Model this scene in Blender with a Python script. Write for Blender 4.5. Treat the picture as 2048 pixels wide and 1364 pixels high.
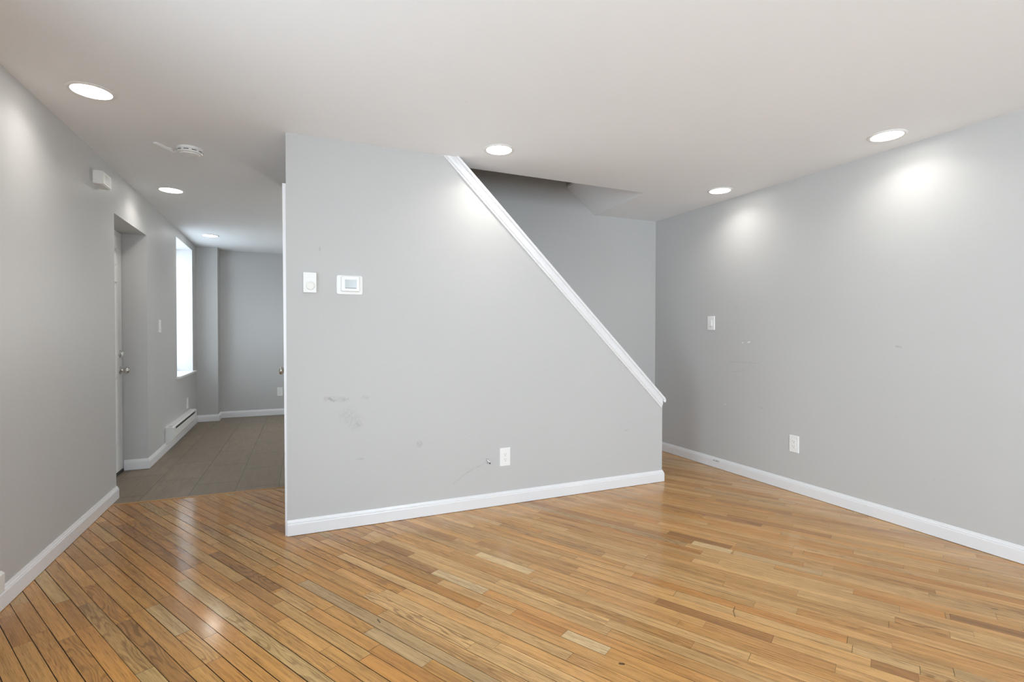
import bpy, bmesh, math, random
from mathutils import Vector, Matrix

for o in list(bpy.data.objects):
    bpy.data.objects.remove(o)
sc = bpy.context.scene
col = sc.collection

# ------------------------------------------------------------------ camera
CAM_H = 1.22883
YAW, PITCH, ROLL, FPX = 0.415918, -0.013506, 0.00143, 1006.65
F = Vector((math.sin(YAW) * math.cos(PITCH), math.cos(YAW) * math.cos(PITCH), math.sin(PITCH)))
R = Vector((math.cos(YAW), -math.sin(YAW), 0))
U = R.cross(F)
R2 = R * math.cos(ROLL) + U * math.sin(ROLL)
U2 = U * math.cos(ROLL) - R * math.sin(ROLL)
cam_d = bpy.data.cameras.new('camera')
cam_d.sensor_fit = 'HORIZONTAL'
cam_d.sensor_width = 36.0
cam_d.lens = FPX / 2048 * 36.0
cam_d.clip_start = 0.02
cam = bpy.data.objects.new('camera', cam_d)
col.objects.link(cam)
cam.matrix_world = Matrix(((R2.x, U2.x, -F.x, 0), (R2.y, U2.y, -F.y, 0), (R2.z, U2.z, -F.z, CAM_H), (0, 0, 0, 1)))
sc.camera = cam

# ------------------------------------------------------------------ exposure, sky, daylight
sc.view_settings.view_transform = 'Standard'
sc.view_settings.look = 'None'
sc.view_settings.gamma = 1.0
sc.view_settings.use_curve_mapping = False
sc.view_settings.exposure = 0.05
sc.cycles.max_bounces = 12
sc.cycles.diffuse_bounces = 8
sc.cycles.sample_clamp_indirect = 6.0

PW = dict(front_a=120, front_b=78, side=56, hall=4, kitchen=96, lamp=2.0, sky=3.3)

world = bpy.data.worlds.new('sky')
sc.world = world
world.use_nodes = True
bgn = world.node_tree.nodes['Background']
bgn.inputs[0].default_value = (0.79, 0.885, 1.0, 1)
bgn.inputs[1].default_value = PW['sky']

H = 2.44                       # ceiling height
XL, XR = -1.1845, 3.5985       # left and right wall faces
YP = 3.3323                    # face of the stair partition
YF = -2.40                     # front wall (behind the camera)
YB = 8.40                      # back wall of the far room


def area_light(name, loc, rot, sx, sy, power, color, spread=math.pi, shape='RECTANGLE'):
    d = bpy.data.lights.new(name, 'AREA')
    d.shape = shape
    d.size = sx
    if shape == 'RECTANGLE':
        d.size_y = sy
    d.energy = power
    d.color = color
    d.spread = spread
    o = bpy.data.objects.new(name, d)
    o.location = loc
    o.rotation_euler = rot
    col.objects.link(o)
    return o


HP = math.pi / 2
DAY = (0.79, 0.885, 1.0)
# daylight entering by the windows of the place (front wall, left wall, far room)
area_light('daylight_front', (-0.62, YF - 0.55, 1.42), (HP, 0, -0.75), 0.9, 1.66, PW['front_a'], DAY, math.radians(110))  # turned and narrowed toward the right wall to brighten it
area_light('daylight_front', (1.55, YF - 0.20, 1.35), (HP, 0, 0), 1.1, 1.80, PW['front_b'], DAY)
area_light('daylight_side', (-1.46, 1.20, 1.075), (HP, 0, -HP), 1.2, 1.15, PW['side'], DAY)
area_light('daylight_hall', (-1.47, 7.35, 1.54), (HP, 0, -HP), 0.98, 1.55, PW['hall'], (0.80, 0.90, 1.0))
area_light('daylight_kitchen', (2.30, YB + 0.20, 1.60), (HP, 0, math.pi), 1.1, 1.1, PW['kitchen'], (0.98, 0.97, 0.95))

# ------------------------------------------------------------------ materials


def srgb(r, g, b):
    def f(c):
        c /= 255
        return c / 12.92 if c <= 0.04045 else ((c + 0.055) / 1.055) ** 2.4
    return (f(r), f(g), f(b))


def mat(name, color, rough=0.5, metal=0.0, spec=0.5):
    m = bpy.data.materials.new(name)
    m.use_nodes = True
    b = m.node_tree.nodes['Principled BSDF']
    b.inputs['Base Color'].default_value = (*color, 1)
    b.inputs['Roughness'].default_value = rough
    b.inputs['Metallic'].default_value = metal
    b.inputs['Specular IOR Level'].default_value = spec
    return m


class G:
    """small helper for writing node graphs"""

    def __init__(self, m):
        self.m = m
        self.nt = m.node_tree
        self.b = self.nt.nodes['Principled BSDF']

    def new(self, t, **kw):
        n = self.nt.nodes.new(t)
        for k, v in kw.items():
            setattr(n, k, v)
        return n

    def link(self, a, b):
        self.nt.links.new(a, b)

    def put(self, sock, v):
        if hasattr(v, 'is_output'):
            self.link(v, sock)
        else:
            sock.default_value = v

    def math(self, op, a, b=0.0, c=0.0, clamp=False):
        n = self.new('ShaderNodeMath', operation=op)
        n.use_clamp = clamp
        self.put(n.inputs[0], a)
        self.put(n.inputs[1], b)
        self.put(n.inputs[2], c)
        return n.outputs[0]

    def vmath(self, op, a, b=(0, 0, 0)):
        n = self.new('ShaderNodeVectorMath', operation=op)
        self.put(n.inputs[0], a)
        self.put(n.inputs[1], b)
        return n.outputs[1] if op in ('LENGTH', 'DISTANCE', 'DOT_PRODUCT') else n.outputs[0]

    def noise(self, vec, scale=1.0, detail=2.0, rough=0.5, dist=0.0):
        n = self.new('ShaderNodeTexNoise')
        self.link(vec, n.inputs['Vector'])
        n.inputs['Scale'].default_value = scale
        n.inputs['Detail'].default_value = detail
        n.inputs['Roughness'].default_value = rough
        n.inputs['Distortion'].default_value = dist
        return n.outputs[0]

    def ramp(self, fac, lo, hi, a=0.0, b=1.0):
        n = self.new('ShaderNodeMapRange')
        n.interpolation_type = 'SMOOTHSTEP'
        self.put(n.inputs[0], fac)
        n.inputs[1].default_value = lo
        n.inputs[2].default_value = hi
        n.inputs[3].default_value = a
        n.inputs[4].default_value = b
        return n.outputs[0]

    def mix(self, fac, a, b, blend='MIX'):
        n = self.new('ShaderNodeMix', data_type='RGBA', blend_type=blend)
        self.put(n.inputs[0], fac)
        for s, v in ((n.inputs[6], a), (n.inputs[7], b)):
            self.put(s, (*v, 1) if isinstance(v, tuple) and len(v) == 3 else v)
        return n.outputs[2]

    def pos(self):
        return self.new('ShaderNodeNewGeometry').outputs['Position']

    def bump(self, h, strength, dist):
        n = self.new('ShaderNodeBump')
        n.inputs['Strength'].default_value = strength
        n.inputs['Distance'].default_value = dist
        self.link(h, n.inputs['Height'])
        self.link(n.outputs[0], self.b.inputs['Normal'])

    def segment(self, p, a, b, r, soft):
        """1 on the line a-b (a capsule of radius r) fading over soft"""
        a, b = Vector(a), Vector(b)
        ab = b - a
        L2 = max(ab.length_squared, 1e-9)
        pa = self.vmath('SUBTRACT', p, tuple(a))
        t = self.math('DIVIDE', self.vmath('DOT_PRODUCT', pa, tuple(ab)), L2, clamp=True)
        sc_ = self.new('ShaderNodeVectorMath', operation='SCALE')
        sc_.inputs[0].default_value = tuple(ab)
        self.link(t, sc_.inputs[3])
        d = self.vmath('DISTANCE', pa, sc_.outputs[0])
        return self.ramp(d, r, r + soft, 1.0, 0.0)


def paint(name, color, rough, marks=(), bump=0.10, spec=0.5, chips=()):
    """rolled wall paint with faint roller texture and dirt; marks darken, chips show white"""
    m = mat(name, color, rough, spec=spec)
    g = G(m)
    p = g.pos()
    c = g.mix(g.ramp(g.noise(p, 1.1, 3), 0.3, 0.75), color, tuple(x * 0.975 for x in color))
    spk = g.ramp(g.noise(p, 16.0, 2), 0.74, 0.80)
    c = g.mix(g.math('MULTIPLY', spk, 0.10), c, tuple(x * 0.6 for x in color))
    grit = g.noise(p, 130.0, 2, 0.6)
    wob = g.noise(p, 55.0, 3, 0.6)
    for (a, b, r, soft, k) in marks:
        s = g.segment(p, a, b, r, soft)
        s = g.math('MULTIPLY', s, g.ramp(wob, 0.32, 0.62))
        c = g.mix(g.math('MULTIPLY', s, k), c, (0.10, 0.10, 0.10))
    for (a, b, r) in chips:
        c = g.mix(g.segment(p, a, b, r, 0.002), c, (0.85, 0.85, 0.83))
    g.link(c, g.b.inputs['Base Color'])
    g.bump(g.math('ADD', g.math('MULTIPLY', g.noise(p, 3.0, 2), 2.5), g.math('MULTIPLY', grit, 0.35)), bump, 0.004)
    return m


WALL_C = (0.525, 0.522, 0.516)
M = {}
M['wall'] = paint('grey_wall_paint', WALL_C, 0.45, spec=0.35)
y_ = YP
M['wall_back'] = paint('grey_back_wall_paint', WALL_C, 0.26, spec=0.5)
M['wall_middle'] = paint('grey_partition_paint', WALL_C, 0.58, spec=0.3, marks=[
    ((0.205, y_, 0.825), (0.33, y_, 0.812), 0.002, 0.022, 0.22),
    ((0.225, y_, 0.826), (0.25, y_, 0.806), 0.001, 0.008, 0.34),
    ((0.43, y_, 0.822), (0.455, y_, 0.820), 0.002, 0.016, 0.16),
    ((0.33, y_, 0.72), (0.385, y_, 0.66), 0.02, 0.05, 0.10),
    ((0.385, y_, 0.665), (0.405, y_, 0.642), 0.001, 0.010, 0.14),
    ((0.794, y_, 0.491), (0.795, y_, 0.491), 0.010, 0.018, 0.20),
    ((1.024, y_, 0.190), (1.13, y_, 0.262), 0.001, 0.010, 0.14),
    ((1.13, y_, 0.262), (1.272, y_, 0.318), 0.001, 0.010, 0.16),
    ((1.283, y_, 0.335), (1.285, y_, 0.318), 0.006, 0.010, 0.30),
    ((0.175, y_, 1.77), (0.172, y_, 1.745), 0.001, 0.006, 0.22),
    ((0.39, y_, 0.43), (0.43, y_, 0.428), 0.001, 0.007, 0.20),
    ((2.46, y_, 0.45), (2.50, y_, 0.46), 0.001, 0.008, 0.20),
])
x_ = XR
M['wall_right'] = paint('grey_right_wall_paint', WALL_C, 0.40, spec=0.4, marks=[
    ((x_, 3.26, 1.462), (x_, 3.25, 1.461), 0.001, 0.006, 0.4),
    ((x_, 3.33, 0.985), (x_, 3.02, 0.99), 0.001, 0.006, 0.16),
    ((x_, 3.30, 0.90), (x_, 3.16, 0.915), 0.001, 0.006, 0.16),
    ((x_, 1.98, 1.155), (x_, 1.95, 1.148), 0.001, 0.008, 0.25),
    ((x_, 3.02, 0.62), (x_, 2.98, 0.615), 0.001, 0.007, 0.2),
], chips=[((x_, 3.190, 1.158), (x_, 3.188, 1.158), 0.004), ((x_, 3.135, 1.162), (x_, 3.115, 1.166), 0.003),
          ((x_, 3.375, 0.60), (x_, 3.374, 0.60), 0.003)])
M['ceiling'] = paint('white_ceiling_paint', (0.885, 0.905, 0.93), 0.75, bump=0.05)
M['soffit'] = paint('white_semigloss_paint', (0.82, 0.83, 0.85), 0.22, bump=0.04)
M['trim'] = paint('white_trim_gloss', (0.77, 0.77, 0.785), 0.28, bump=0.03)
M['trim_right'] = paint('white_trim_gloss_scuffed', (0.77, 0.77, 0.785), 0.28, bump=0.03, marks=[
    ((3.584, 3.494, 0.067), (3.584, 3.434, 0.067), 0.002, 0.008, 0.8)])
M['door'] = paint('white_door_paint', (0.78, 0.78, 0.77), 0.35, bump=0.03)
M['plastic'] = mat('white_plastic', (0.82, 0.82, 0.81), 0.38)
M['plastic_cream'] = mat('off_white_plastic', (0.80, 0.80, 0.76), 0.42)
M['dark'] = mat('dark_slot', (0.02, 0.02, 0.02), 0.6)
M['chrome'] = mat('satin_nickel', (0.62, 0.60, 0.57), 0.22, 1.0)
M['screen'] = mat('lcd_glass', (0.52, 0.57, 0.58), 0.12)
M['screen_rim'] = mat('lcd_shadow_rim', (0.30, 0.31, 0.32), 0.4)
M['heater'] = mat('white_enamel_metal', (0.74, 0.74, 0.72), 0.40)
M['black'] = mat('black_rubber_and_gap', (0.03, 0.03, 0.03), 0.5)  # cable tip; also the strip painted dark for the door gap
M['fins'] = mat('dark_heater_grille', (0.035, 0.035, 0.03), 0.6)
M['threshold'] = mat('oak_threshold', (0.40, 0.21, 0.075), 0.35)
M['subfloor'] = mat('dark_floor_gap', (0.05, 0.026, 0.010), 0.8)
M['exterior'] = mat('outside_stucco', (0.6, 0.6, 0.6), 0.9)


def emission(name, color, s):
    m = bpy.data.materials.new(name)
    m.use_nodes = True
    nt = m.node_tree
    nt.nodes.clear()
    e = nt.nodes.new('ShaderNodeEmission')
    e.inputs[0].default_value = (*color, 1)
    e.inputs[1].default_value = s
    o = nt.nodes.new('ShaderNodeOutputMaterial')
    nt.links.new(e.outputs[0], o.inputs[0])
    return m


M['lamp'] = emission('lit_diffuser', (1.0, 0.97, 0.90), 16.0)


def glass():
    m = bpy.data.materials.new('window_glass')
    m.use_nodes = True
    nt = m.node_tree
    nt.nodes.clear()
    t = nt.nodes.new('ShaderNodeBsdfTransparent')
    t.inputs[0].default_value = (0.97, 0.99, 0.98, 1)
    gl = nt.nodes.new('ShaderNodeBsdfGlossy')
    gl.inputs['Roughness'].default_value = 0.02
    mx = nt.nodes.new('ShaderNodeMixShader')
    o = nt.nodes.new('ShaderNodeOutputMaterial')
    mx.inputs[0].default_value = 0.06
    nt.links.new(t.outputs[0], mx.inputs[1])
    nt.links.new(gl.outputs[0], mx.inputs[2])
    nt.links.new(mx.outputs[0], o.inputs[0])
    return m


M['glass'] = glass()


FLOOR_MARKS = [
    ((1.123, 1.540, 0), (1.133, 1.533, 0), 0.003, 0.005, 0.9),
    ((0.341, 2.200, 0), (0.347, 2.173, 0), 0.001, 0.004, 0.8),
    ((1.832, 1.655, 0), (1.799, 1.633, 0), 0.001, 0.003, 0.6),
    ((1.799, 1.633, 0), (1.767, 1.595, 0), 0.001, 0.003, 0.6),
    ((2.880, 1.181, 0), (2.891, 1.168, 0), 0.002, 0.006, 0.6),
    ((-0.214, 3.364, 0), (-0.205, 3.353, 0), 0.001, 0.004, 0.7),
]


def wood_floor():
    m = mat('oak_strip_boards', (0.4, 0.25, 0.1), 0.25)
    g = G(m)
    tone = g.new('ShaderNodeAttribute', attribute_name='tone').outputs['Color']
    fig = g.new('ShaderNodeAttribute', attribute_name='figure').outputs['Fac']
    buv = g.new('ShaderNodeAttribute', attribute_name='buv').outputs['Vector']
    sp = g.new('ShaderNodeSeparateXYZ')
    g.link(buv, sp.inputs[0])
    u, v, s = sp.outputs

    def cv(ku, kv, ks):
        n = g.new('ShaderNodeCombineXYZ')
        g.link(g.math('MULTIPLY', u, ku), n.inputs[0])
        g.link(g.math('MULTIPLY', v, kv), n.inputs[1])
        g.link(g.math('MULTIPLY', s, ks), n.inputs[2])
        return n.outputs[0]
    streak = g.noise(cv(2.6, 75, 31), 1, 4, 0.62)
    fine = g.noise(cv(5.0, 260, 13), 1, 3, 0.6)
    broad = g.noise(cv(1.6, 16, 17), 1, 2, 0.5)
    pore = g.noise(cv(14, 420, 5), 1, 2, 0.5)
    # cathedral figure: bent growth rings
    bend = g.noise(cv(2.2, 15, 23), 1, 2, 0.5)
    ring = g.math('SINE', g.math('ADD', g.math('MULTIPLY', bend, 62.0), g.math('MULTIPLY', v, 260.0)))
    ring = g.ramp(ring, -0.1, 1.0)
    k = g.math('ADD', 0.40, g.math('MULTIPLY', streak, 0.58))
    k = g.math('ADD', k, g.math('MULTIPLY', fine, 0.40))
    k = g.math('ADD', k, g.math('MULTIPLY', g.math('SUBTRACT', broad, 0.5), 0.46))
    k = g.math('SUBTRACT', k, g.math('MULTIPLY', g.math('MULTIPLY', ring, fig), 0.27))
    k = g.math('SUBTRACT', k, g.math('MULTIPLY', g.ramp(pore, 0.53, 0.68), 0.20))
    p = g.pos()
    spots = g.ramp(g.noise(p, 38.0, 3, 0.6), 0.71, 0.79)
    k = g.math('SUBTRACT', k, g.math('MULTIPLY', spots, 0.25))
    knot = g.ramp(g.noise(cv(2.2, 20, 41), 1, 3, 0.55), 0.70, 0.82)
    k = g.math('SUBTRACT', k, g.math('MULTIPLY', knot, 0.40))
    k = g.math('MAXIMUM', k, 0.22)
    mul = g.new('ShaderNodeVectorMath', operation='SCALE')
    g.link(tone, mul.inputs[0])
    g.link(k, mul.inputs[3])
    # where the grain is dark the brown gets redder
    c = g.mix(g.ramp(k, 0.45, 0.95, 1.0, 0.0), mul.outputs[0], (0.20, 0.092, 0.028))
    cm = g.mix(0.55, mul.outputs[0], c)
    # a burnt spot, a scratch and two small dents in the varnish
    for (a_, b_, r_, s_, k_) in FLOOR_MARKS:
        sg = g.math('MULTIPLY', g.segment(p, a_, b_, r_, s_), k_)
        cm = g.mix(sg, cm, (0.045, 0.025, 0.012))
    g.link(cm, g.b.inputs['Base Color'])
    rg = g.math('ADD', 0.05, g.math('MULTIPLY', g.noise(p, 2.3, 3), 0.13))
    rg = g.math('ADD', rg, g.math('MULTIPLY', streak, 0.05))
    g.link(rg, g.b.inputs['Roughness'])
    g.b.inputs['Specular IOR Level'].default_value = 0.5
    cup = g.new('ShaderNodeCombineXYZ')
    g.link(g.math('MULTIPLY', u, 3.0), cup.inputs[0])
    g.link(g.math('MULTIPLY', v, 12.0), cup.inputs[1])
    g.link(s, cup.inputs[2])
    hgt = g.math('ADD', g.math('MULTIPLY', g.noise(cup.outputs[0], 1, 1), 1.0), g.math('MULTIPLY', pore, 0.03))
    g.bump(hgt, 0.16, 0.003)
    return m


M['boards'] = wood_floor()


def tile_floor():
    m = mat('brown_stone_tile', (0.2, 0.17, 0.13), 0.42)
    g = G(m)
    p = g.pos()
    mp = g.new('ShaderNodeMapping')
    mp.vector_type = 'TEXTURE'
    mp.inputs['Rotation'].default_value = (0, 0, -math.radians(1.4))
    g.link(p, mp.inputs[0])
    sp = g.new('ShaderNodeSeparateXYZ')
    g.link(mp.outputs[0], sp.inputs[0])
    x, y = sp.outputs[0], sp.outputs[1]
    W_, L_ = 0.312, 0.624
    cx = g.math('DIVIDE', g.math('ADD', x, 0.818 + 0.312 * 20), W_)
    ci = g.math('FLOOR', cx)
    fx = g.math('FRACT', cx)
    # staggered joints
    stag = g.math('FRACT', g.math('MULTIPLY', ci, 0.37))
    cy = g.math('ADD', g.math('DIVIDE', y, L_), stag)
    yi = g.math('FLOOR', cy)
    fy = g.math('FRACT', cy)

    def edge(f, size, w):
        d = g.math('MULTIPLY', g.math('MINIMUM', f, g.math('SUBTRACT', 1.0, f)), size)
        return g.ramp(d, w * 0.4, w, 1.0, 0.0)
    gx, gy = edge(fx, W_, 0.0036), edge(fy, L_, 0.0090)
    wn = g.new('ShaderNodeTexWhiteNoise', noise_dimensions='2D')
    cb = g.new('ShaderNodeCombineXYZ')
    g.link(ci, cb.inputs[0])
    g.link(yi, cb.inputs[1])
    g.link(cb.outputs[0], wn.inputs[0])
    base = g.mix(wn.outputs[0], (0.205, 0.156, 0.107), (0.238, 0.182, 0.127))
    st = g.new('ShaderNodeMapping')
    st.inputs['Scale'].default_value = (9, 1.2, 1)
    g.link(p, st.inputs[0])
    base = g.mix(g.ramp(g.noise(st.outputs[0], 3.0, 4, 0.6), 0.35, 0.7), base, (0.178, 0.138, 0.098))
    base = g.mix(g.math('MULTIPLY', g.ramp(g.noise(p, 22.0, 2), 0.76, 0.80), 0.6), base, (0.10, 0.08, 0.06))
    c = g.mix(g.math('MULTIPLY', gx, 0.85), base, (0.070, 0.058, 0.045))
    c = g.mix(g.math('MULTIPLY', gy, 0.70), c, (0.085, 0.072, 0.058))
    g.link(c, g.b.inputs['Base Color'])
    g.bump(g.math('SUBTRACT', 1.0, g.math('MAXIMUM', gx, gy)), 0.4, 0.002)
    return m


M['tile'] = tile_floor()

# ------------------------------------------------------------------ mesh helpers


def bx(bm, x0, x1, y0, y1, z0, z1):
    vs = [bm.verts.new(p) for p in ((x0, y0, z0), (x1, y0, z0), (x1, y1, z0), (x0, y1, z0),
                                    (x0, y0, z1), (x1, y0, z1), (x1, y1, z1), (x0, y1, z1))]
    for f in ((0, 3, 2, 1), (4, 5, 6, 7), (0, 1, 5, 4), (1, 2, 6, 5), (2, 3, 7, 6), (3, 0, 4, 7)):
        bm.faces.new([vs[i] for i in f])
    return vs


def loft(bm, rings, caps=True, closed=True):
    rs = [[bm.verts.new(p) for p in r] for r in rings]
    n = len(rs[0])
    for a, b in zip(rs[:-1], rs[1:]):
        for i in range(n if closed else n - 1):
            j = (i + 1) % n
            bm.faces.new((a[i], a[j], b[j], b[i]))
    if caps:
        bm.faces.new(rs[0])
        bm.faces.new(rs[-1][::-1])
    return rs


def prism(bm, pts, vec):
    """extrude a closed polygon (3D points) along vec"""
    v = Vector(vec)
    loft(bm, [[Vector(p) for p in pts], [Vector(p) + v for p in pts]])


def lathe(bm, prof, axis='Z', org=(0, 0, 0), n=48):
    """revolve (radius, along) pairs; axis Z or -Y"""
    rings = []
    for r, h in prof:
        ring = []
        for i in range(n):
            a = 2 * math.pi * i / n
            if axis == 'Z':
                q = Vector((r * math.cos(a), r * math.sin(a), h))
            elif axis == 'X':
                q = Vector((h, r * math.cos(a), r * math.sin(a)))
            else:
                q = Vector((r * math.cos(a), -h, r * math.sin(a)))
            ring.append(q + Vector(org))
        rings.append(ring)
    loft(bm, rings)


def rrect(w, h, r, n=6):
    pts = []
    for cx, cy, a0 in ((w / 2 - r, h / 2 - r, 0), (-w / 2 + r, h / 2 - r, 90), (-w / 2 + r, -h / 2 + r, 180), (w / 2 - r, -h / 2 + r, 270)):
        for i in range(n + 1):
            a = math.radians(a0 + 90 * i / n)
            pts.append((cx + r * math.cos(a), cy + r * math.sin(a)))
    return pts


def plate(bm, w, h, r, d0, d1, bev=0.003, cx=0.0, cz=0.0):
    """rounded rectangular plate facing -Y, from depth d0 (back) to d1 (front)"""
    rings = []
    for (sx, d) in ((0.0, d0), (0.0, d1 - bev), (bev * 0.4, d1 - bev * 0.35), (bev, d1)):
        rr = max(r - sx, 0.0006)
        rings.append([Vector((cx + x, -d, cz + z)) for x, z in rrect(w - 2 * sx, h - 2 * sx, rr)])
    loft(bm, rings)


def finish(name, bm, material, parent=None, smooth=False, loc=None, bevel=0.0):
    bmesh.ops.recalc_face_normals(bm, faces=bm.faces[:])
    me = bpy.data.meshes.new(name)
    bm.to_mesh(me)
    bm.free()
    if smooth:
        for p in me.polygons:
            p.use_smooth = True
    o = bpy.data.objects.new(name, me)
    me.materials.append(material)
    col.objects.link(o)
    if parent is not None:
        o.parent = parent
    if loc is not None:
        o.location = loc
    if smooth:
        md = o.modifiers.new('edge_split', 'EDGE_SPLIT')
        md.split_angle = math.radians(35)
    if bevel:
        md = o.modifiers.new('bevel', 'BEVEL')
        md.width = bevel
        md.segments = 2
        md.limit_method = 'ANGLE'
    return o


def struct(name, bm, material, parent=None, **kw):
    o = finish(name, bm, material, parent, **kw)
    if parent is None:
        o['kind'] = 'structure'
    return o


def thing(name, label, cat, loc=(0, 0, 0), rotz=0.0, group=None):
    o = bpy.data.objects.new(name, None)
    o.empty_display_size = 0.05
    col.objects.link(o)
    o.location = loc
    o.rotation_euler = (0, 0, rotz)
    o['label'] = label
    o['category'] = cat
    if group:
        o['group'] = group
    return o


def copy_tree(o, parent=None):
    c = o.copy()
    col.objects.link(c)
    if parent is not None:
        c.parent = parent
    for ch in [x for x in bpy.data.objects if x.parent == o]:
        copy_tree(ch, c)
    return c


# ------------------------------------------------------------------ floors
TH = math.radians(150.8)
DV = Vector((math.sin(TH), math.cos(TH)))
NV = Vector((-DV.y, DV.x))
BW, V0 = 0.0590, 0.443


def px_floor(x, y):
    """floor point seen at a spot of the picture: where the notable boards lie"""
    d = F + R2 * ((x - 1024) / FPX) - U2 * ((y - 682) / FPX)
    t = -CAM_H / d.z
    return Vector((d.x * t, d.y * t))


random.seed(11)
AMBER, TAN, ORANGE, GREY, BROWN, PALE, DARK = ((0.590, 0.300, 0.092), (0.640, 0.375, 0.145), (0.560, 0.255, 0.068),
                                               (0.520, 0.335, 0.150), (0.400, 0.190, 0.060), (0.740, 0.510, 0.255), (0.400, 0.195, 0.062))
special = [  # (one end, other end, tone, figure)
    ((230, 1250), (375, 1375), DARK, 1.0), ((424, 1107), (546, 1182), DARK, 1.0), ((240, 1050), (392, 1133), BROWN, 0.5),
    ((541, 1050), (600, 1078), BROWN, 0.2), ((444, 1053), (618, 1131), TAN, 0.1), ((290, 1218), (362, 1268), GREY, 0.1),
    ((555, 1183), (625, 1218), TAN, 0.1), ((356, 1165), (462, 1231), GREY, 0.1),
    ((961, 1104), (1068, 1142), PALE, 0.2), ((871, 1142), (974, 1182), PALE, 0.3), ((764, 1082), (826, 1108), DARK, 0.0),
    ((682, 1109), (1148, 1305), TAN, 0.1), ((600, 1166), (1010, 1364), GREY, 0.1), ((1034, 1219), (1119, 1275), ORANGE, 0.0),
    ((1310, 1206), (1542, 1286), BROWN, 0.1), ((1332, 1069), (1465, 1091), BROWN, 0.0), ((1200, 1022), (1316, 1046), ORANGE, 0.0),
    ((1707, 1182), (1890, 1228), ORANGE, 0.0), ((1900, 1230), (2048, 1264), BROWN, 0.1), ((1742, 1322), (1838, 1362), BROWN, 0.2),
    ((1465, 1107), (1645, 1147), GREY, 0.1), ((1118, 1270), (1210, 1310), PALE, 0.2), ((736, 1262), (850, 1330), GREY, 0.1),
    ((1382, 1088), (1466, 1101), PALE, 0.1), ((0, 1238), (40, 1290), ORANGE, 0.2), ((1790, 1236), (1900, 1270), AMBER, 1.0),
    ((750, 1180), (930, 1300), TAN, 1.0), ((1840, 1340), (1960, 1375), TAN, 1.0),
]
rows_special = {}
for a, b, t_, f_ in special:
    A, B = px_floor(*a), px_floor(*b)
    mid = (A + B) / 2
    r = math.floor((mid.dot(NV) - V0) / BW)
    ua, ub = sorted((A.dot(DV), B.dot(DV)))
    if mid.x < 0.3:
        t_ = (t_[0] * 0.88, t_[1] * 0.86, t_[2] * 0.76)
    rows_special.setdefault(r, []).append((ua, ub, t_, f_))


def clip_poly(poly, x0, x1, y0, y1):
    def cl(pts, inside, cross):
        out = []
        for i in range(len(pts)):
            a, b = pts[i - 1], pts[i]
            ia, ib = inside(a), inside(b)
            if ia != ib:
                out.append(cross(a, b))
            if ib:
                out.append(b)
        return out

    def at(i, val):
        def f(a, b):
            t = (val - a[i]) / (b[i] - a[i])
            return a + (b - a) * t
        return f
    for inside, cross in ((lambda p: p.x >= x0, at(0, x0)), (lambda p: p.x <= x1, at(0, x1)),
                          (lambda p: p.y >= y0, at(1, y0)), (lambda p: p.y <= y1, at(1, y1))):
        if len(poly) < 3:
            return []
        poly = cl(poly, inside, cross)
    return poly


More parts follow.
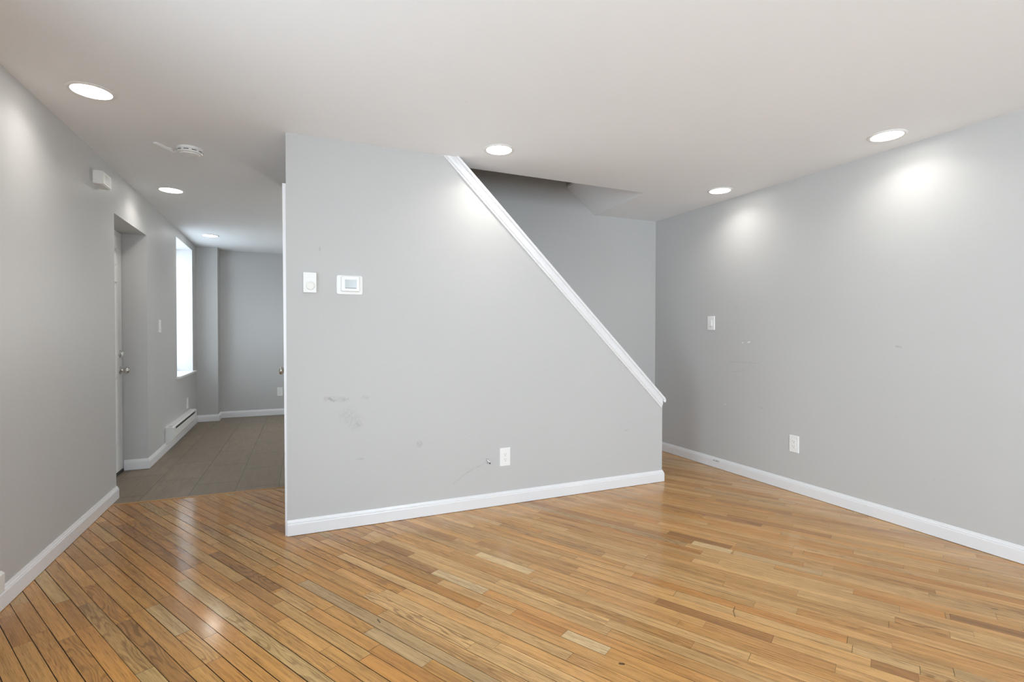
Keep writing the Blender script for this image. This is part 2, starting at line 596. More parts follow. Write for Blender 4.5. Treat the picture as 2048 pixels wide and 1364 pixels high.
YT = 4.438  # where the wood meets the tile
FX0, FX1, FY0, FY1 = XL, XR, YF, YT
corners = [Vector((x, y)) for x in (FX0, FX1) for y in (FY0, FY1)]
vmin, vmax = min(c.dot(NV) for c in corners), max(c.dot(NV) for c in corners)
umin, umax = min(c.dot(DV) for c in corners), max(c.dot(DV) for c in corners)
fv, ff, tones, figs, uvs = [], [], [], [], []
for r in range(math.floor((vmin - V0) / BW), math.floor((vmax - V0) / BW) + 1):
    u = umin - random.uniform(0, 1)
    segs = []
    sp_ = sorted(rows_special.get(r, []))
    k = 0
    while u < umax:
        if k < len(sp_) and u >= sp_[k][0] - 1e-6:
            segs.append((u, max(sp_[k][1], u + 0.05), sp_[k][2], sp_[k][3]))
            u = segs[-1][1]
            k += 1
            continue
        v_mid = V0 + (r + 0.5) * BW
        px_ = (DV * u + NV * v_mid).x
        worn_dim = px_ < 0.25 + random.uniform(-0.25, 0.25)
        ln = random.choice((0.32, 0.5, 0.65, 0.85)) * random.uniform(0.8, 1.3) if worn_dim else random.choice((0.4, 0.6, 0.85, 1.1)) * random.uniform(0.8, 1.3)
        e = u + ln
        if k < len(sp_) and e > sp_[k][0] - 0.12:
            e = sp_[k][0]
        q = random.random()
        if worn_dim:
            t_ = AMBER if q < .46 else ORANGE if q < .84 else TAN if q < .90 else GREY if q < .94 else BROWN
            t_ = (t_[0] * 0.90, t_[1] * 0.90, t_[2] * 0.78)      # hall side: trodden finish, plus some of its lighting put into the tone
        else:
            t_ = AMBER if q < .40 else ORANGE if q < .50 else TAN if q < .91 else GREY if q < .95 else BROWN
        o2 = random.choice((AMBER, ORANGE, AMBER) if worn_dim else (AMBER, TAN, TAN))
        if worn_dim:
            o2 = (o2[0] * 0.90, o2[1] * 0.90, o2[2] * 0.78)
        w = random.uniform(0.1, 0.6)
        t_ = tuple(a * (1 - w) + b * w for a, b in zip(t_, o2))
        segs.append((u, e, t_, random.choice((0, 0, 0.1, 0.2, 0.35, 0.7)) * (1.0 if worn_dim else 0.7)))
        u = e
    v0, v1 = V0 + r * BW, V0 + (r + 1) * BW
    for (a, b, t_, f_) in segs:
        br = random.uniform(0.90, 1.08)
        t_ = tuple(c * br for c in t_)
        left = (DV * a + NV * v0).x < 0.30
        gv = (0.0012 if left else 0.00075 if (DV * a + NV * v0).x < 1.6 else 0.00045) * random.uniform(0.6, 1.5)
        gu = (0.0008 if left else 0.0005) * random.uniform(0.5, 1.6)
        quad = [DV * uu + NV * vv for uu, vv in ((a + gu, v0 + gv), (b - gu, v0 + gv), (b - gu, v1 - gv), (a + gu, v1 - gv))]
        poly = clip_poly(quad, FX0, FX1, FY0, FY1)
        if len(poly) < 3:
            continue
        i0 = len(fv)
        fv += [(p.x, p.y, 0.0) for p in poly]
        ff.append(list(range(i0, i0 + len(poly))))
        sd = random.random()
        for p in poly:
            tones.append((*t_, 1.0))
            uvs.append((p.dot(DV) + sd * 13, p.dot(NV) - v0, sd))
        figs.append(f_)
me = bpy.data.meshes.new('floor')
me.from_pydata(fv, [], ff)
me.update()
ca = me.attributes.new('tone', 'FLOAT_COLOR', 'CORNER')
ca.data.foreach_set('color', [c for t_ in tones for c in t_])
ba = me.attributes.new('buv', 'FLOAT_VECTOR', 'CORNER')
ba.data.foreach_set('vector', [c for t_ in uvs for c in t_])
fa = me.attributes.new('figure', 'FLOAT', 'FACE')
fa.data.foreach_set('value', figs)
# make sure boards face up
bmf = bmesh.new()
bmf.from_mesh(me)
for f in bmf.faces:
    if f.normal.z < 0:
        f.normal_flip()
bmf.to_mesh(me)
bmf.free()
me.materials.append(M['boards'])
floor = bpy.data.objects.new('floor', me)
floor['kind'] = 'structure'
col.objects.link(floor)

bm = bmesh.new()
bx(bm, -1.5, 3.75, YF - 0.25, YT, -0.12, -0.0035)
struct('floor_base', bm, M['subfloor'])
bm = bmesh.new()
bx(bm, -1.46, 3.75, YT, YB + 0.2, -0.12, 0.0)
struct('floor_kitchen', bm, M['tile'])
# oak strip between boards and tile
bm = bmesh.new()
prism(bm, [(XL + 0.002, 4.432, 0.0), (XL + 0.002, 4.460, 0.0), (XL + 0.002, 4.456, 0.003), (XL + 0.002, 4.436, 0.003)], (1.16, -0.03, 0))
struct('trim_1', bm, M['threshold'])

# ------------------------------------------------------------------ walls
WO = -1.455   # outer face of the left wall
ALC0, ALC1, ALCZ = 4.603, 5.523, 2.120
WN = (6.83, 7.87, 0.735, 2.345)        # hall window opening
WS = (0.60, 1.80, 0.50, 1.65)          # side window of the front room


def wall_x(bm, x0, x1, y0, y1, z0, z1, holes):
    """wall slab along Y with rectangular openings (y0, y1, z0, z1)"""
    y = y0
    for (a, b, c, d) in sorted(holes):
        bx(bm, x0, x1, y, a, z0, z1)
        if c > z0:
            bx(bm, x0, x1, a, b, z0, c)
        if d < z1:
            bx(bm, x0, x1, a, b, d, z1)
        y = b
    bx(bm, x0, x1, y, y1, z0, z1)


def wall_y(bm, y0, y1, x0, x1, z0, z1, holes):
    x = x0
    for (a, b, c, d) in sorted(holes):
        bx(bm, x, a, y0, y1, z0, z1)
        if c > z0:
            bx(bm, a, b, y0, y1, z0, c)
        if d < z1:
            bx(bm, a, b, y0, y1, d, z1)
        x = b
    bx(bm, x, x1, y0, y1, z0, z1)


ZT = 2.69     # floor of the storey above
bm = bmesh.new()
wall_x(bm, WO, XL, YF - 0.25, YB + 0.2, 0.0, ZT, [WS, (ALC0, ALC1, 0.0, ALCZ), WN])
bx(bm, XL - 0.01, -0.925, 8.15, YB + 0.1, 0.0, ZT - 0.2)       # chimney-like corner
struct('wall_left', bm, M['wall'])
bm = bmesh.new()
bx(bm, XR, XR + 0.15, YF - 0.25, YB + 0.2, -0.12, ZT)
struct('wall_right', bm, M['wall_right'])
FW = [(-0.75, 0.15, 0.59, 2.25), (1.00, 2.10, 0.45, 2.25)]
bm = bmesh.new()
wall_y(bm, YF - 0.25, YF, WO, XR + 0.15, -0.12, ZT, FW)
struct('wall_front', bm, M['wall'])
KW = (1.75, 2.85, 1.05, 2.15)
bm = bmesh.new()
wall_y(bm, YB, YB + 0.25, WO, XR + 0.15, -0.12, ZT, [KW])
struct('wall_back', bm, M['wall_back'])

# stair partition with its raking top
SL = math.atan2(2.431 - 0.615, 2.832 - 0.965)      # slope of the stair
cs, sn = math.cos(SL), math.sin(SL)
RAKE0 = Vector((0.965, 0, 2.431))                   # lower edge of the cap moulding
dirv = Vector((cs, 0, -sn))
perp = Vector((sn, 0, cs))


def rake_z(x, off=0.0):
    return RAKE0.z - (x - RAKE0.x) * math.tan(SL) + off / cs


PX0, PX1, PT = -0.018, 2.845, 0.118
bm = bmesh.new()
top_x = RAKE0.x - (H + 0.02 - rake_z(RAKE0.x, 0.05)) / math.tan(SL)
prism(bm, [(PX0, YP, -0.01), (PX1, YP, -0.01), (PX1, YP, rake_z(PX1, 0.05)), (top_x, YP, H + 0.02), (PX0, YP, H + 0.02)], (0, PT, 0))
struct('wall_middle', bm, M['wall_middle'])
# short wall at the hall end of the stairs, with a door into the space below
SY0, SY1 = 3.500, 4.43
bm = bmesh.new()
wall_x(bm, PX0, PX0 + 0.10, YP + PT, SY1 + 0.12, -0.01, H + 0.02, [(3.47, 4.20, 0.0, 2.05)])
struct('wall_hall', bm, M['wall'])
# wall behind the stairs, running up into the upper storey
bm = bmesh.new()
prism(bm, [(XR + 0.05, 4.330, -0.01), (PX0, 4.475, -0.01), (PX0, 4.60, -0.01), (XR + 0.05, 4.46, -0.01)], (0, 0, 4.95))
struct('wall_stair', bm, M['wall'])
# upper stairwell: enclosing walls and its ceiling
bm = bmesh.new()
bx(bm, -0.10, 2.60, SY0 - 0.10, SY0, ZT - 0.03, 4.95)
bx(bm, -0.20, -0.02, SY0 - 0.10, 4.6, ZT - 0.03, 4.95)
bx(bm, 2.520, 2.62, SY0 - 0.10, 4.5, ZT, 4.95)
bx(bm, -0.20, 2.62, SY0 - 0.10, 4.6, 4.95, 5.05)
struct('wall_upper', bm, M['wall'])

# ------------------------------------------------------------------ ceiling with the stair opening
EX0, EX1 = 2.787, 2.838       # right end of the opening at its front and back edge
bm = bmesh.new()


def slab(pts):
    prism(bm, [(x, y, H) for x, y in pts], (0, 0, ZT - H))


slab([(WO, YF - 0.2), (XR + 0.1, YF - 0.2), (XR + 0.1, SY0), (WO, SY0)])
slab([(WO, SY0), (0.085, SY0), (0.085, 4.47), (WO, 4.47)])
slab([(EX0, SY0), (XR + 0.1, SY0), (XR + 0.1, 4.47), (EX1 + 0.004, 4.47)])
slab([(WO, 4.47), (XR + 0.1, 4.47), (XR + 0.1, YB + 0.2), (WO, YB + 0.2)])
struct('ceiling', bm, M['ceiling'])
# sloping soffit over the stairs
bm = bmesh.new()
lo = [Vector((EX0 + 0.002, SY0, H)), Vector((EX1 + 0.002, 4.42, H))]
hi = [Vector((2.475, SY0, ZT + 0.01)), Vector((2.520, 4.42, ZT + 0.01))]
loft(bm, [[lo[0], hi[0], hi[0] + Vector((0.32, 0, 0.0))], [lo[1], hi[1], hi[1] + Vector((0.32, 0, 0.0))]])
struct('ceiling_soffit', bm, M['soffit'])

# rough white scar in the ceiling paint beside the smoke detector
bm = bmesh.new()
path = [(-0.778, 3.835), (-0.755, 3.868), (-0.735, 3.905), (-0.715, 3.925), (-0.700, 3.972), (-0.680, 3.955), (-0.665, 3.935)]
wd = [0.010, 0.017, 0.011, 0.017, 0.014, 0.010, 0.004]
random.seed(5)
rings = []
for i, ((x, y), w) in enumerate(zip(path, wd)):
    a = Vector(path[max(i - 1, 0)])
    b = Vector(path[min(i + 1, len(path) - 1)])
    t_ = (b - a).normalized()
    n_ = Vector((-t_.y, t_.x)) * w
    hh = 0.006 + random.random() * 0.006
    rings.append([(x + n_.x, y + n_.y, H - 0.0002), (x + n_.x * .3, y + n_.y * .3, H - hh), (x - n_.x * .5, y - n_.y * .5, H - hh * .6), (x - n_.x, y - n_.y, H - 0.0002)])
loft(bm, rings)
scar = struct('ceiling_scar', bm, M['ceiling'])

# ------------------------------------------------------------------ stairs behind the partition
bm = bmesh.new()
NR, RISE, RUN = 13, ZT / 13.0, 0.206
X0S = 2.760
for i in range(NR - 1):
    xa = X0S - i * RUN
    ybk = 4.330 + (XR + 0.05 - xa) * 0.0395 - 0.002
    zt = RISE * (i + 1)
    bx(bm, xa - RUN, xa, YP + PT + 0.001, ybk, max(0.0, zt - 2 * RISE), zt - 0.028)
    bx(bm, xa - RUN, xa + 0.022, YP + PT + 0.001, ybk, zt - 0.028, zt)
struct('trim_2', bm, M['threshold'])

# ------------------------------------------------------------------ cap moulding on the raking wall
bm = bmesh.new()


def rake_pt(s, t, y):
    p = RAKE0 + dirv * s + perp * t
    return Vector((p.x, y, p.z))


S_TOP = -0.16
S_END = (2.832 - RAKE0.x) / cs
front = [(-0.001, 0.0), (-0.012, 0.001), (-0.013, 0.008), (-0.010, 0.012), (-0.016, 0.015), (-0.020, 0.021), (-0.0215, 0.030), (-0.020, 0.038),
         (-0.016, 0.042), (-0.0155, 0.052), (-0.016, 0.060), (-0.001, 0.060)]


def end_s(t):      # the lower end is cut nearly plumb
    return S_END - 0.002 - t * 0.80


rA = [rake_pt(S_TOP, t, YP + o) for o, t in front]
rB = [rake_pt(end_s(t), t, YP + o) for o, t in front]
loft(bm, [rA, rB])
# cap board with half-round edges; its foot is rolled over
capb = []
nseg = 8
y_f, y_b, tc, hr = YP - 0.022, YP + PT + 0.024, 0.069, 0.0105
for i in range(nseg + 1):
    a = -HP + math.pi * i / nseg
    capb.append((y_f - hr * math.cos(a), tc + hr * math.sin(a)))
for i in range(nseg + 1):
    a = HP - math.pi * i / nseg
    capb.append((y_b + hr * math.cos(a), tc + hr * math.sin(a)))
rings = []
sE = S_END - 0.046
for s in (S_TOP, sE):
    rings.append([rake_pt(s, t, y) for y, t in capb])
cen = rake_pt(sE, tc - 0.022, 0)
for k in range(1, 9):   # roll the end downwards
    a = math.radians(11 * k)
    ring = []
    for y, t in capb:
        rr = t - (tc - 0.022)
        q = cen + perp * (rr * math.cos(a)) + dirv * (rr * math.sin(a))
        ring.append(Vector((q.x, y, q.z)))
    rings.append(ring)
loft(bm, rings)
struct('trim_3', bm, M['trim'], smooth=True)

# ------------------------------------------------------------------ baseboards
BP = [(0.0, 0.0025), (0.0145, 0.0025), (0.0145, 0.068), (0.0135, 0.0715), (0.0105, 0.0735), (0.0115, 0.0770), (0.0110, 0.0800),
      (0.0075, 0.0835), (0.0060, 0.0900), (0.0045, 0.0945), (0.0, 0.0950)]


def base_run(bm, a, b, n, e0=0.0, e1=0.0):
    """baseboard from a to b on a wall whose outward normal is n; e0/e1 = -1 inner, +1 outer mitre"""
    a, b, n = Vector(a), Vector(b), Vector(n).normalized()
    d = (b - a).normalized()
    ra, rb = [], []
    for o, z in BP:
        pa = a + n * o - d * (o * e0)
        pb = b + n * o + d * (o * e1)
        ra.append((pa.x, pa.y, z))
        rb.append((pb.x, pb.y, z))
    loft(bm, [ra, rb])


bm = bmesh.new()
base_run(bm, (XL, YF), (XL, ALC0), (1, 0), 0, 0.6)
struct('baseboard_left', bm, M['trim'])
bm = bmesh.new()
base_run(bm, (-1.362, ALC1), (XL, ALC1), (0, -1), 0, 1)
base_run(bm, (XL, ALC1), (XL, 8.15), (1, 0), 1, -1)
base_run(bm, (XL, 8.15), (-0.925, 8.15), (0, -1), -1, 1)
base_run(bm, (-0.925, 8.15), (-0.925, YB), (1, 0), 1, -1)
struct('baseboard_hall', bm, M['trim'])
bm = bmesh.new()
base_run(bm, (-0.925, YB), (XR, YB), (0, -1), -1, 0)
struct('baseboard_back', bm, M['trim'])
bm = bmesh.new()
base_run(bm, (XR, YF), (XR, 4.331), (-1, 0))
struct('baseboard_right', bm, M['trim_right'])
bm = bmesh.new()
base_run(bm, (PX0, YP), (PX1, YP), (0, -1), 0, 1)
base_run(bm, (PX1, YP), (PX1, YP + PT), (1, 0), 1, 0)
struct('baseboard_middle', bm, M['trim'])
bm = bmesh.new()
base_run(bm, (XL, YF), (XR, YF), (0, 1))
struct('baseboard_front', bm, M['trim'])


# ------------------------------------------------------------------ windows
def window(name, axis, pos, a0, a1, z0, z1, sgn):
    """double-hung window filling an opening; axis 'x' = wall along Y at x = pos, 'y' = wall along X at y = pos; sgn = outward"""
    def box(bm, a, b, d0, d1, z_0, z_1):
        d0, d1 = sorted((pos + sgn * d0, pos + sgn * d1))
        if axis == 'x':
            bx(bm, d0, d1, a, b, z_0, z_1)
        else:
            bx(bm, a, b, d0, d1, z_0, z_1)
    fw = 0.045
    bm = bmesh.new()
    box(bm, a0, a0 + fw, 0, 0.05, z0, z1)
    box(bm, a1 - fw, a1, 0, 0.05, z0, z1)
    box(bm, a0 + fw, a1 - fw, 0, 0.05, z0, z0 + fw)
    box(bm, a0 + fw, a1 - fw, 0, 0.05, z1 - fw, z1)
    zm = (z0 + z1) / 2
    box(bm, a0 + fw, a1 - fw, 0.005, 0.045, zm - 0.022, zm + 0.022)
    w = struct(name, bm, M['trim'])
    for (c, d, dep) in ((z0 + fw, zm - 0.022, 0.015), (zm + 0.022, z1 - fw, 0.030)):
        bm = bmesh.new()
        box(bm, a0 + fw, a1 - fw, dep, dep + 0.004, c, d)
        finish('pane', bm, M['glass'], w)
    return w


w1 = window('window_1', 'x', -1.405, WN[0], WN[1], WN[2], WN[3], -1)
bm = bmesh.new()
prism(bm, [(-1.40, WN[0] + 0.001, 0.712), (-1.40, WN[1] - 0.001, 0.712), (XL, WN[1] - 0.001, 0.712), (XL, 7.955, 0.712), (-1.150, 7.940, 0.712),
           (-1.150, 6.835, 0.712), (XL, 6.795, 0.712), (XL, WN[0] + 0.001, 0.712)], (0, 0, 0.024))
finish('sill', bm, M['trim'], w1, bevel=0.003)
window('window_2', 'x', -1.405, *WS, -1)
window('window_3', 'y', YF - 0.18, *FW[0], -1)
window('window_4', 'y', YF - 0.18, *FW[1], -1)
window('window_5', 'y', YB + 0.18, *KW, 1)
# white lining of the hall window's deep reveal
bm = bmesh.new()
bx(bm, -1.404, XL - 0.0005, WN[1] - 0.006, WN[1] + 0.002, WN[2], WN[3])
bx(bm, -1.404, XL - 0.0005, WN[0] - 0.002, WN[0] + 0.006, WN[2], WN[3])
bx(bm, -1.404, XL - 0.0005, WN[0], WN[1], WN[3] - 0.006, WN[3] + 0.002)
struct('trim_4', bm, M['trim'])


# ------------------------------------------------------------------ doors
def knob_parts(parent, x, y, z, s=1.0, axis_sign=1):
    bm = bmesh.new()
    k = axis_sign
    prof = [(0.0005, 0.0), (0.033, 0.0), (0.033, 0.004), (0.030, 0.008), (0.016, 0.011), (0.013, 0.016), (0.011, 0.026), (0.013, 0.032), (0.020, 0.036),
            (0.0265, 0.044), (0.0285, 0.053), (0.0265, 0.061), (0.020, 0.067), (0.010, 0.070), (0.0005, 0.0705)]
    lathe(bm, [(r * s, h * k * s) for r, h in prof], 'X', (x, y, z), 32)
    return finish('door_knob', bm, M['chrome'], parent, smooth=True)


DX = -1.368     # room face of the alcove door
D0, D1 = ALC0 + 0.004, ALC1 - 0.004
bm = bmesh.new()
for (a, b, c, d) in ((D0, D1, 2.082, 2.118),):
    bx(bm, DX - 0.06, DX - 0.002, a, b, c, d)
bx(bm, DX - 0.06, DX - 0.006, D0, D0 + 0.018, 0.02, 2.082)
bx(bm, DX - 0.06, DX - 0.006, D1 - 0.012, D1, 0.02, 2.082)
door1 = struct('door_1', bm, M['door'])
bm = bmesh.new()
bx(bm, DX - 0.07, DX + 0.004, D0, D1, 0.0, 0.022)
finish('threshold', bm, M['black'], door1)  # blackened to stand in for the shaded gap under the door
bm = bmesh.new()
S0, S1 = D0 + 0.020, D1 - 0.014
zb, ztp = 0.028, 2.078
bx(bm, DX - 0.045, DX - 0.008, S0, S1, zb, ztp)
sw_ = 0.110
mid = (S0 + S1) / 2
cols_ = ((S0 + sw_, mid - 0.055), (mid + 0.055, S1 - sw_))
rows_ = ((0.250, 0.852), (1.017, 1.676), (1.805, 1.960))
# stiles and rails stand proud of the recessed panels
bx(bm, DX - 0.008, DX, S0, S0 + sw_, zb, ztp)
bx(bm, DX - 0.008, DX, S1 - sw_, S1, zb, ztp)
bx(bm, DX - 0.008, DX, mid - 0.055, mid + 0.055, zb, ztp)
zz = [zb] + [z for r_ in rows_ for z in r_] + [ztp]
for a, b in cols_:
    for i in range(0, len(zz), 2):
        bx(bm, DX - 0.008, DX, a, b, zz[i], zz[i + 1])
    for (c, d) in rows_:
        m_ = 0.028
        loft(bm, [[(DX - 0.0078, a + 0.008, c + 0.008), (DX - 0.0078, b - 0.008, c + 0.008), (DX - 0.0078, b - 0.008, d - 0.008), (DX - 0.0078, a + 0.008, d - 0.008)],
                  [(DX - 0.001, a + m_, c + m_), (DX - 0.001, b - m_, c + m_), (DX - 0.001, b - m_, d - m_), (DX - 0.001, a + m_, d - m_)]])
slab_ = finish('door_panel', bm, M['door'], door1)
knob_parts(door1, DX, S1 - 0.058, 0.905)
bm = bmesh.new()
lathe(bm, [(0.0005, 0.0), (0.031, 0.0), (0.030, 0.006), (0.022, 0.010), (0.012, 0.011), (0.0115, 0.016), (0.0005, 0.0165)], 'X', (DX, S1 - 0.058, 1.050), 32)
bx(bm, DX + 0.012, DX + 0.028, S1 - 0.058 - 0.005, S1 - 0.058 + 0.005, 1.032, 1.068)
finish('deadbolt', bm, M['chrome'], door1, smooth=True)

# door under the stairs, in the short wall, seen edge-on: casing and knob
bm = bmesh.new()
loft(bm, [[(PX0, 3.340, 0.0), (-0.029, 3.340, 0.0), (-0.027, 3.472, 0.0), (PX0, 3.472, 0.0)],
          [(PX0, 3.340, 2.136), (-0.0375, 3.340, 2.136), (-0.032, 3.472, 2.136), (PX0, 3.472, 2.136)]])
bx(bm, -0.034, PX0, 3.472, 4.20, 2.045, 2.130)
bx(bm, -0.034, PX0, 4.20, 4.28, 0.0, 2.130)
door2 = struct('door_2', bm, M['trim'])
bm = bmesh.new()
bx(bm, PX0 + 0.012, PX0 + 0.047, 3.475, 4.195, 0.012, 2.046)
finish('door_panel', bm, M['door'], door2)
knob_parts(door2, PX0 + 0.012, 4.125, 0.955, 1.0, -1)


# ------------------------------------------------------------------ ceiling lights
def make_light():
    t = thing('ceiling_light', '', 'light')
    bm = bmesh.new()
    lathe(bm, [(0.082, -0.0005), (0.101, -0.0005), (0.101, -0.0025), (0.097, -0.0055), (0.089, -0.0070), (0.0835, -0.0060), (0.082, -0.0035)], 'Z', n=64)
    finish('trim_ring', bm, M['plastic'], t, smooth=True)
    bm = bmesh.new()
    lathe(bm, [(0.0005, -0.0040), (0.0500, -0.0040), (0.0822, -0.0035), (0.0822, -0.0005), (0.0005, -0.0005)], 'Z', n=64)
    finish('diffuser', bm, M['lamp'], t, smooth=True)
    return t


LIGHTS = [(-0.900, 3.163, 'round recessed ceiling light nearest the left wall, the largest one in view'),
          (-0.910, 5.058, 'round recessed ceiling light beyond the smoke detector, above the door alcove'),
          (-0.893, 7.195, 'small far round recessed ceiling light near the hall window'),
          (1.261, 3.070, 'round recessed ceiling light beside the top of the white stair cap'),
          (3.316, 3.182, 'round recessed ceiling light by the right wall, nearer the stair corner'),
          (3.327, 1.894, 'round recessed ceiling light by the right wall, the one nearer the viewer')]
first = make_light()
for i, (x, y, lab) in enumerate(LIGHTS):
    o = first if i == 0 else copy_tree(first)
    o.location = (x, y, H)
    o['label'] = lab
    o['group'] = 'recessed ceiling lights'
    a = area_light('lamp_light', (x, y, H - 0.0075), (0, 0, 0), 0.155, 0.155, PW['lamp'], (1.0, 0.965, 0.90), math.radians(135), 'DISK')

# ------------------------------------------------------------------ smoke detector
t = thing('smoke_detector', 'round white smoke detector on the ceiling, with dark vent slots', 'smoke detector', (-0.593, 3.885, H))
bm = bmesh.new()
lathe(bm, [(0.0005, 0), (0.074, 0), (0.075, -0.006), (0.074, -0.012), (0.069, -0.013), (0.0005, -0.013)], 'Z', n=64)
finish('mounting_base', bm, M['plastic'], t, smooth=True)
bm = bmesh.new()
lathe(bm, [(0.0005, -0.013), (0.0715, -0.013), (0.0725, -0.030), (0.070, -0.034), (0.058, -0.036), (0.056, -0.041), (0.050, -0.0445), (0.0005, -0.046)], 'Z', n=64)
finish('cover', bm, M['plastic'], t, smooth=True)
for k in range(10):
    a0 = math.radians(-110 + k * 36)
    bm = bmesh.new()
    ra, n_ = 0.0722, 6
    rings = []
    for i in range(n_ + 1):
        a = a0 + math.radians(23) * i / n_
        c, s = math.cos(a), math.sin(a)
        rings.append([(c * (ra - 0.002), s * (ra - 0.002), -0.0235), (c * (ra + 0.0012), s * (ra + 0.0012), -0.0235),
                      (c * (ra + 0.0012), s * (ra + 0.0012), -0.0195), (c * (ra - 0.002), s * (ra - 0.002), -0.0195)])
    loft(bm, rings)
    finish('vent_slot', bm, M['dark'], t)

# ------------------------------------------------------------------ door chime on the left wall
t = thing('door_chime', 'small white box with a slatted cover high on the left wall, before the door alcove', 'door chime', (XL, 4.255, 2.268), HP)
bm = bmesh.new()
plate(bm, 0.170, 0.088, 0.004, 0.0, 0.050, 0.002)
finish('housing', bm, M['plastic'], t, bevel=0.0)
bm = bmesh.new()
plate(bm, 0.160, 0.080, 0.004, 0.050, 0.0555, 0.0015)
cov = finish('cover', bm, M['plastic_cream'], t)
for k in range(6):
    bm = bmesh.new()
    plate(bm, 0.110, 0.0035, 0.001, 0.0545, 0.0560, 0.0003, 0.012, -0.024 + k * 0.0095)
    finish('louver_slot', bm, M['screen_rim'], cov)

# ------------------------------------------------------------------ thermostats on the partition
t = thing('thermostat', 'upright white wall thermostat with a round dial, left of the one with a screen', 'thermostat', (0.114, YP, 1.5425))
bm = bmesh.new()
plate(bm, 0.076, 0.124, 0.003, 0.0, 0.026, 0.003)
finish('housing', bm, M['plastic'], t)
bm = bmesh.new()
lathe(bm, [(0.0005, 0.026), (0.0265, 0.026), (0.0265, 0.0275), (0.024, 0.0275), (0.0235, 0.035), (0.021, 0.037), (0.0005, 0.0375)], 'Y', (0.002, 0, -0.021), 40)
finish('dial', bm, M['plastic_cream'], t, smooth=True)
bm = bmesh.new()
for k in range(9):
    a = math.radians(30 + k * 15)
    q = Vector((0.002 + 0.0295 * math.cos(a), 0, -0.021 + 0.0295 * math.sin(a)))
    plate(bm, 0.0012, 0.0028, 0.0005, 0.0258, 0.0263, 0.0001, q.x, q.z)
finish('scale_marks', bm, M['screen_rim'], t)

t = thing('thermostat', 'wide white rounded wall thermostat with a small grey screen', 'thermostat', (0.3485, YP, 1.538))
bm = bmesh.new()
plate(bm, 0.158, 0.121, 0.014, 0.0, 0.008, 0.003)
finish('wall_plate', bm, M['plastic'], t)
bm = bmesh.new()
plate(bm, 0.112, 0.098, 0.008, 0.008, 0.027, 0.005, 0.003, 0.006)
finish('body', bm, M['plastic'], t)
bm = bmesh.new()
plate(bm, 0.069, 0.055, 0.002, 0.0255, 0.0274, 0.0003, 0.0045, 0.0035)
fr_ = finish('screen_shadow_rim', bm, M['screen_rim'], t)  # its uncovered lower strip is the ledge's shadow put in as grey
bm = bmesh.new()
plate(bm, 0.067, 0.049, 0.002, 0.0262, 0.0278, 0.0003, 0.0045, 0.0058)
finish('screen', bm, M['screen'], fr_)


# ------------------------------------------------------------------ outlets and switches
def outlet(label, loc, rotz):
    t = thing('wall_outlet', label, 'outlet', loc, rotz, 'white wall outlets')
    bm = bmesh.new()
    plate(bm, 0.081, 0.131, 0.004, 0.0, 0.0065, 0.0035)
    finish('cover_plate', bm, M['plastic'], t)
    bm = bmesh.new()
    plate(bm, 0.0335, 0.067, 0.002, 0.0065, 0.0080, 0.0008)
    rc = finish('receptacle', bm, M['plastic'], t)
    for zc in (0.0185, -0.0185):
        for (dx, hh) in ((-0.0064, 0.008), (0.0064, 0.0065)):
            bm = bmesh.new()
            plate(bm, 0.0018, hh, 0.0006, 0.0075, 0.0083, 0.0001, dx, zc + 0.003)
            finish('slot', bm, M['dark'], rc)
        bm = bmesh.new()
        lathe(bm, [(0.0002, 0.0075), (0.0024, 0.0075), (0.0024, 0.0083), (0.0002, 0.0083)], 'Y', (0, 0, zc - 0.0085), 14)
        finish('ground_hole', bm, M['dark'], rc)
    for zc in (0.0485, -0.0485):
        bm = bmesh.new()
        lathe(bm, [(0.0002, 0.006), (0.0030, 0.006), (0.0028, 0.0071), (0.0002, 0.0073)], 'Y', (0, 0, zc), 14)
        finish('screw', bm, M['plastic_cream'], t, smooth=True)
    return t


outlet('white double outlet low on the stair partition, right of the cable stub', (1.418, YP, 0.344), 0)
outlet('white double outlet low on the right wall below the switch', (XR, 2.692, 0.376), -HP)
outlet('white outlet above the hall baseboard heater, seen edge-on', (XL, 7.44, 0.355), HP)
outlet('white outlet on the far back wall next to the partition edge', (-0.138, YB, 0.349), 0)


def rocker(label, loc, rotz, wide):
    t = thing('light_switch', label, 'light switch', loc, rotz, 'white wall switches')
    bm = bmesh.new()
    plate(bm, wide, 0.129, 0.004, 0.0, 0.007, 0.0035)
    finish('cover_plate', bm, M['plastic'], t)
    bm = bmesh.new()
    plate(bm, 0.0335, 0.067, 0.002, 0.007, 0.0085, 0.0008)
    fr = finish('switch_frame', bm, M['plastic_cream'], t)
    bm = bmesh.new()
    loft(bm, [[(-0.014, -0.0085, -0.026), (0.014, -0.0085, -0.026), (0.014, -0.0085, 0.030), (-0.014, -0.0085, 0.030)],
              [(-0.0135, -0.0135, -0.025), (0.0135, -0.0135, -0.025), (0.0135, -0.0092, 0.029), (-0.0135, -0.0092, 0.029)]])
    finish('rocker', bm, M['plastic'], fr)
    bm = bmesh.new()
    plate(bm, 0.014, 0.0035, 0.0008, 0.0083, 0.0090, 0.0001, 0, -0.0295)
    finish('dimmer_slot', bm, M['screen_rim'], fr)
    return t


rocker('white rocker switch on the right wall near the stair corner', (XR, 3.546, 1.334), -HP, 0.086)
rocker('white rocker switch on the hall wall between door alcove and window', (XL, 5.998, 1.302), HP, 0.080)

# ------------------------------------------------------------------ cut cable poking out of the partition
t = thing('cable_stub', 'short cut white cable with a dark tip poking out of the stair partition', 'cable', (1.280, YP, 0.330))


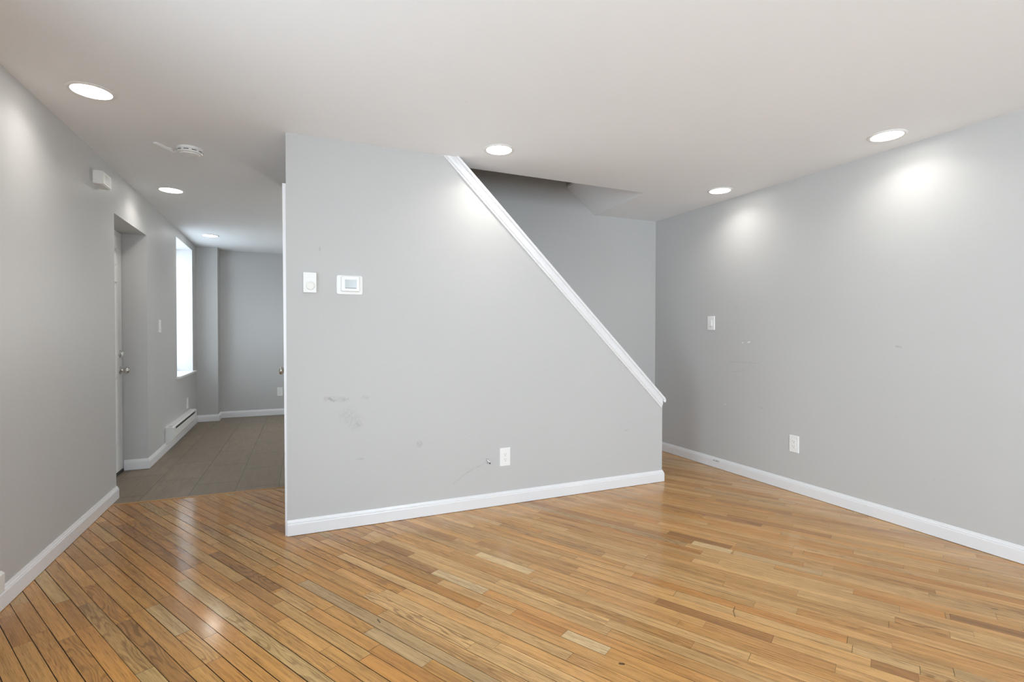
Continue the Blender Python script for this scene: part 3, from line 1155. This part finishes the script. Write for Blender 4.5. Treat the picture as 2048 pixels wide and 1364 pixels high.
def tube(bm, pts, r, n=12):
    rings = []
    for i, p in enumerate(pts):
        a, b = Vector(pts[max(i - 1, 0)]), Vector(pts[min(i + 1, len(pts) - 1)])
        d = (b - a).normalized()
        s = d.cross(Vector((0, 1, 0.3))).normalized()
        q = d.cross(s)
        rings.append([Vector(p) + s * (r * math.cos(2 * math.pi * k / n)) + q * (r * math.sin(2 * math.pi * k / n)) for k in range(n)])
    loft(bm, rings)


bm = bmesh.new()
tube(bm, [(-0.004, 0.004, 0.008), (-0.001, -0.010, 0.006), (0.004, -0.019, 0.000), (0.008, -0.024, -0.008)], 0.0036)
finish('jacket', bm, M['plastic'], t, smooth=True)
bm = bmesh.new()
tube(bm, [(0.008, -0.024, -0.008), (0.0125, -0.029, -0.019)], 0.0042)
finish('connector', bm, M['black'], t, smooth=True)
bm = bmesh.new()
lathe(bm, [(0.0045, 0.0), (0.0085, 0.0), (0.0080, 0.0012), (0.0045, 0.0008)], 'Y', (-0.002, 0, 0.007), 20)
finish('hole_rim', bm, M['screen_rim'], t, smooth=True)


# ------------------------------------------------------------------ baseboard heaters on the left wall
def heater(label, y0, y1, z0, z1):
    t = thing('baseboard_heater', label, 'heater', (XL, y0, z0), 0, 'white baseboard heaters')
    L = y1 - y0
    h = z1 - z0
    D = 0.072
    bm = bmesh.new()     # back pan with a folded foot and top
    prof = [(0.0, 0.0), (0.034, 0.0), (0.034, 0.006), (0.004, 0.010), (0.004, h - 0.004), (D - 0.010, h - 0.004), (D, h - 0.012), (D, h - 0.008), (D - 0.012, h), (0.0, h)]
    prism(bm, [(x, 0.001, z) for x, z in prof], (0, L - 0.002, 0))
    finish('back_pan', bm, M['heater'], t)
    bm = bmesh.new()
    prism(bm, [(0.034, 0.115, 0.012), (D - 0.004, 0.115, 0.047), (D, 0.115, 0.050), (D, 0.115, h - 0.047), (D - 0.006, 0.115, h - 0.043), (D - 0.012, 0.115, h - 0.045), (D - 0.014, 0.115, 0.052), (0.030, 0.115, 0.016)], (0, L - 0.19, 0))
    finish('front_panel', bm, M['heater'], t)
    bm = bmesh.new()
    bx(bm, 0.006, D - 0.010, 0.100, L - 0.07, h - 0.070, h - 0.008)
    finish('grille', bm, M['fins'], t)
    for ya, yb in ((0.0, 0.112), (L - 0.075, L)):
        bm = bmesh.new()
        prism(bm, [(0.0, ya, 0.002), (0.036, ya, 0.002), (0.038, ya, 0.014), (D, ya, 0.046), (D + 0.001, ya, h - 0.010), (D - 0.011, ya, h + 0.001), (0.0, ya, h + 0.001)], (0, yb - ya, 0))
        finish('end_cap', bm, M['heater'], t)
    bm = bmesh.new()
    bx(bm, 0.018, 0.052, 0.060, 0.085, h + 0.0008, h + 0.0022)
    finish('thermal_label', bm, M['screen_rim'], t)
    return t


heater('long white baseboard heater with a dark slot under the hall window', 6.215, 7.640, 0.088, 0.253)
heater('white baseboard heater end at the left edge of the picture', 1.45, 2.815, 0.090, 0.222)
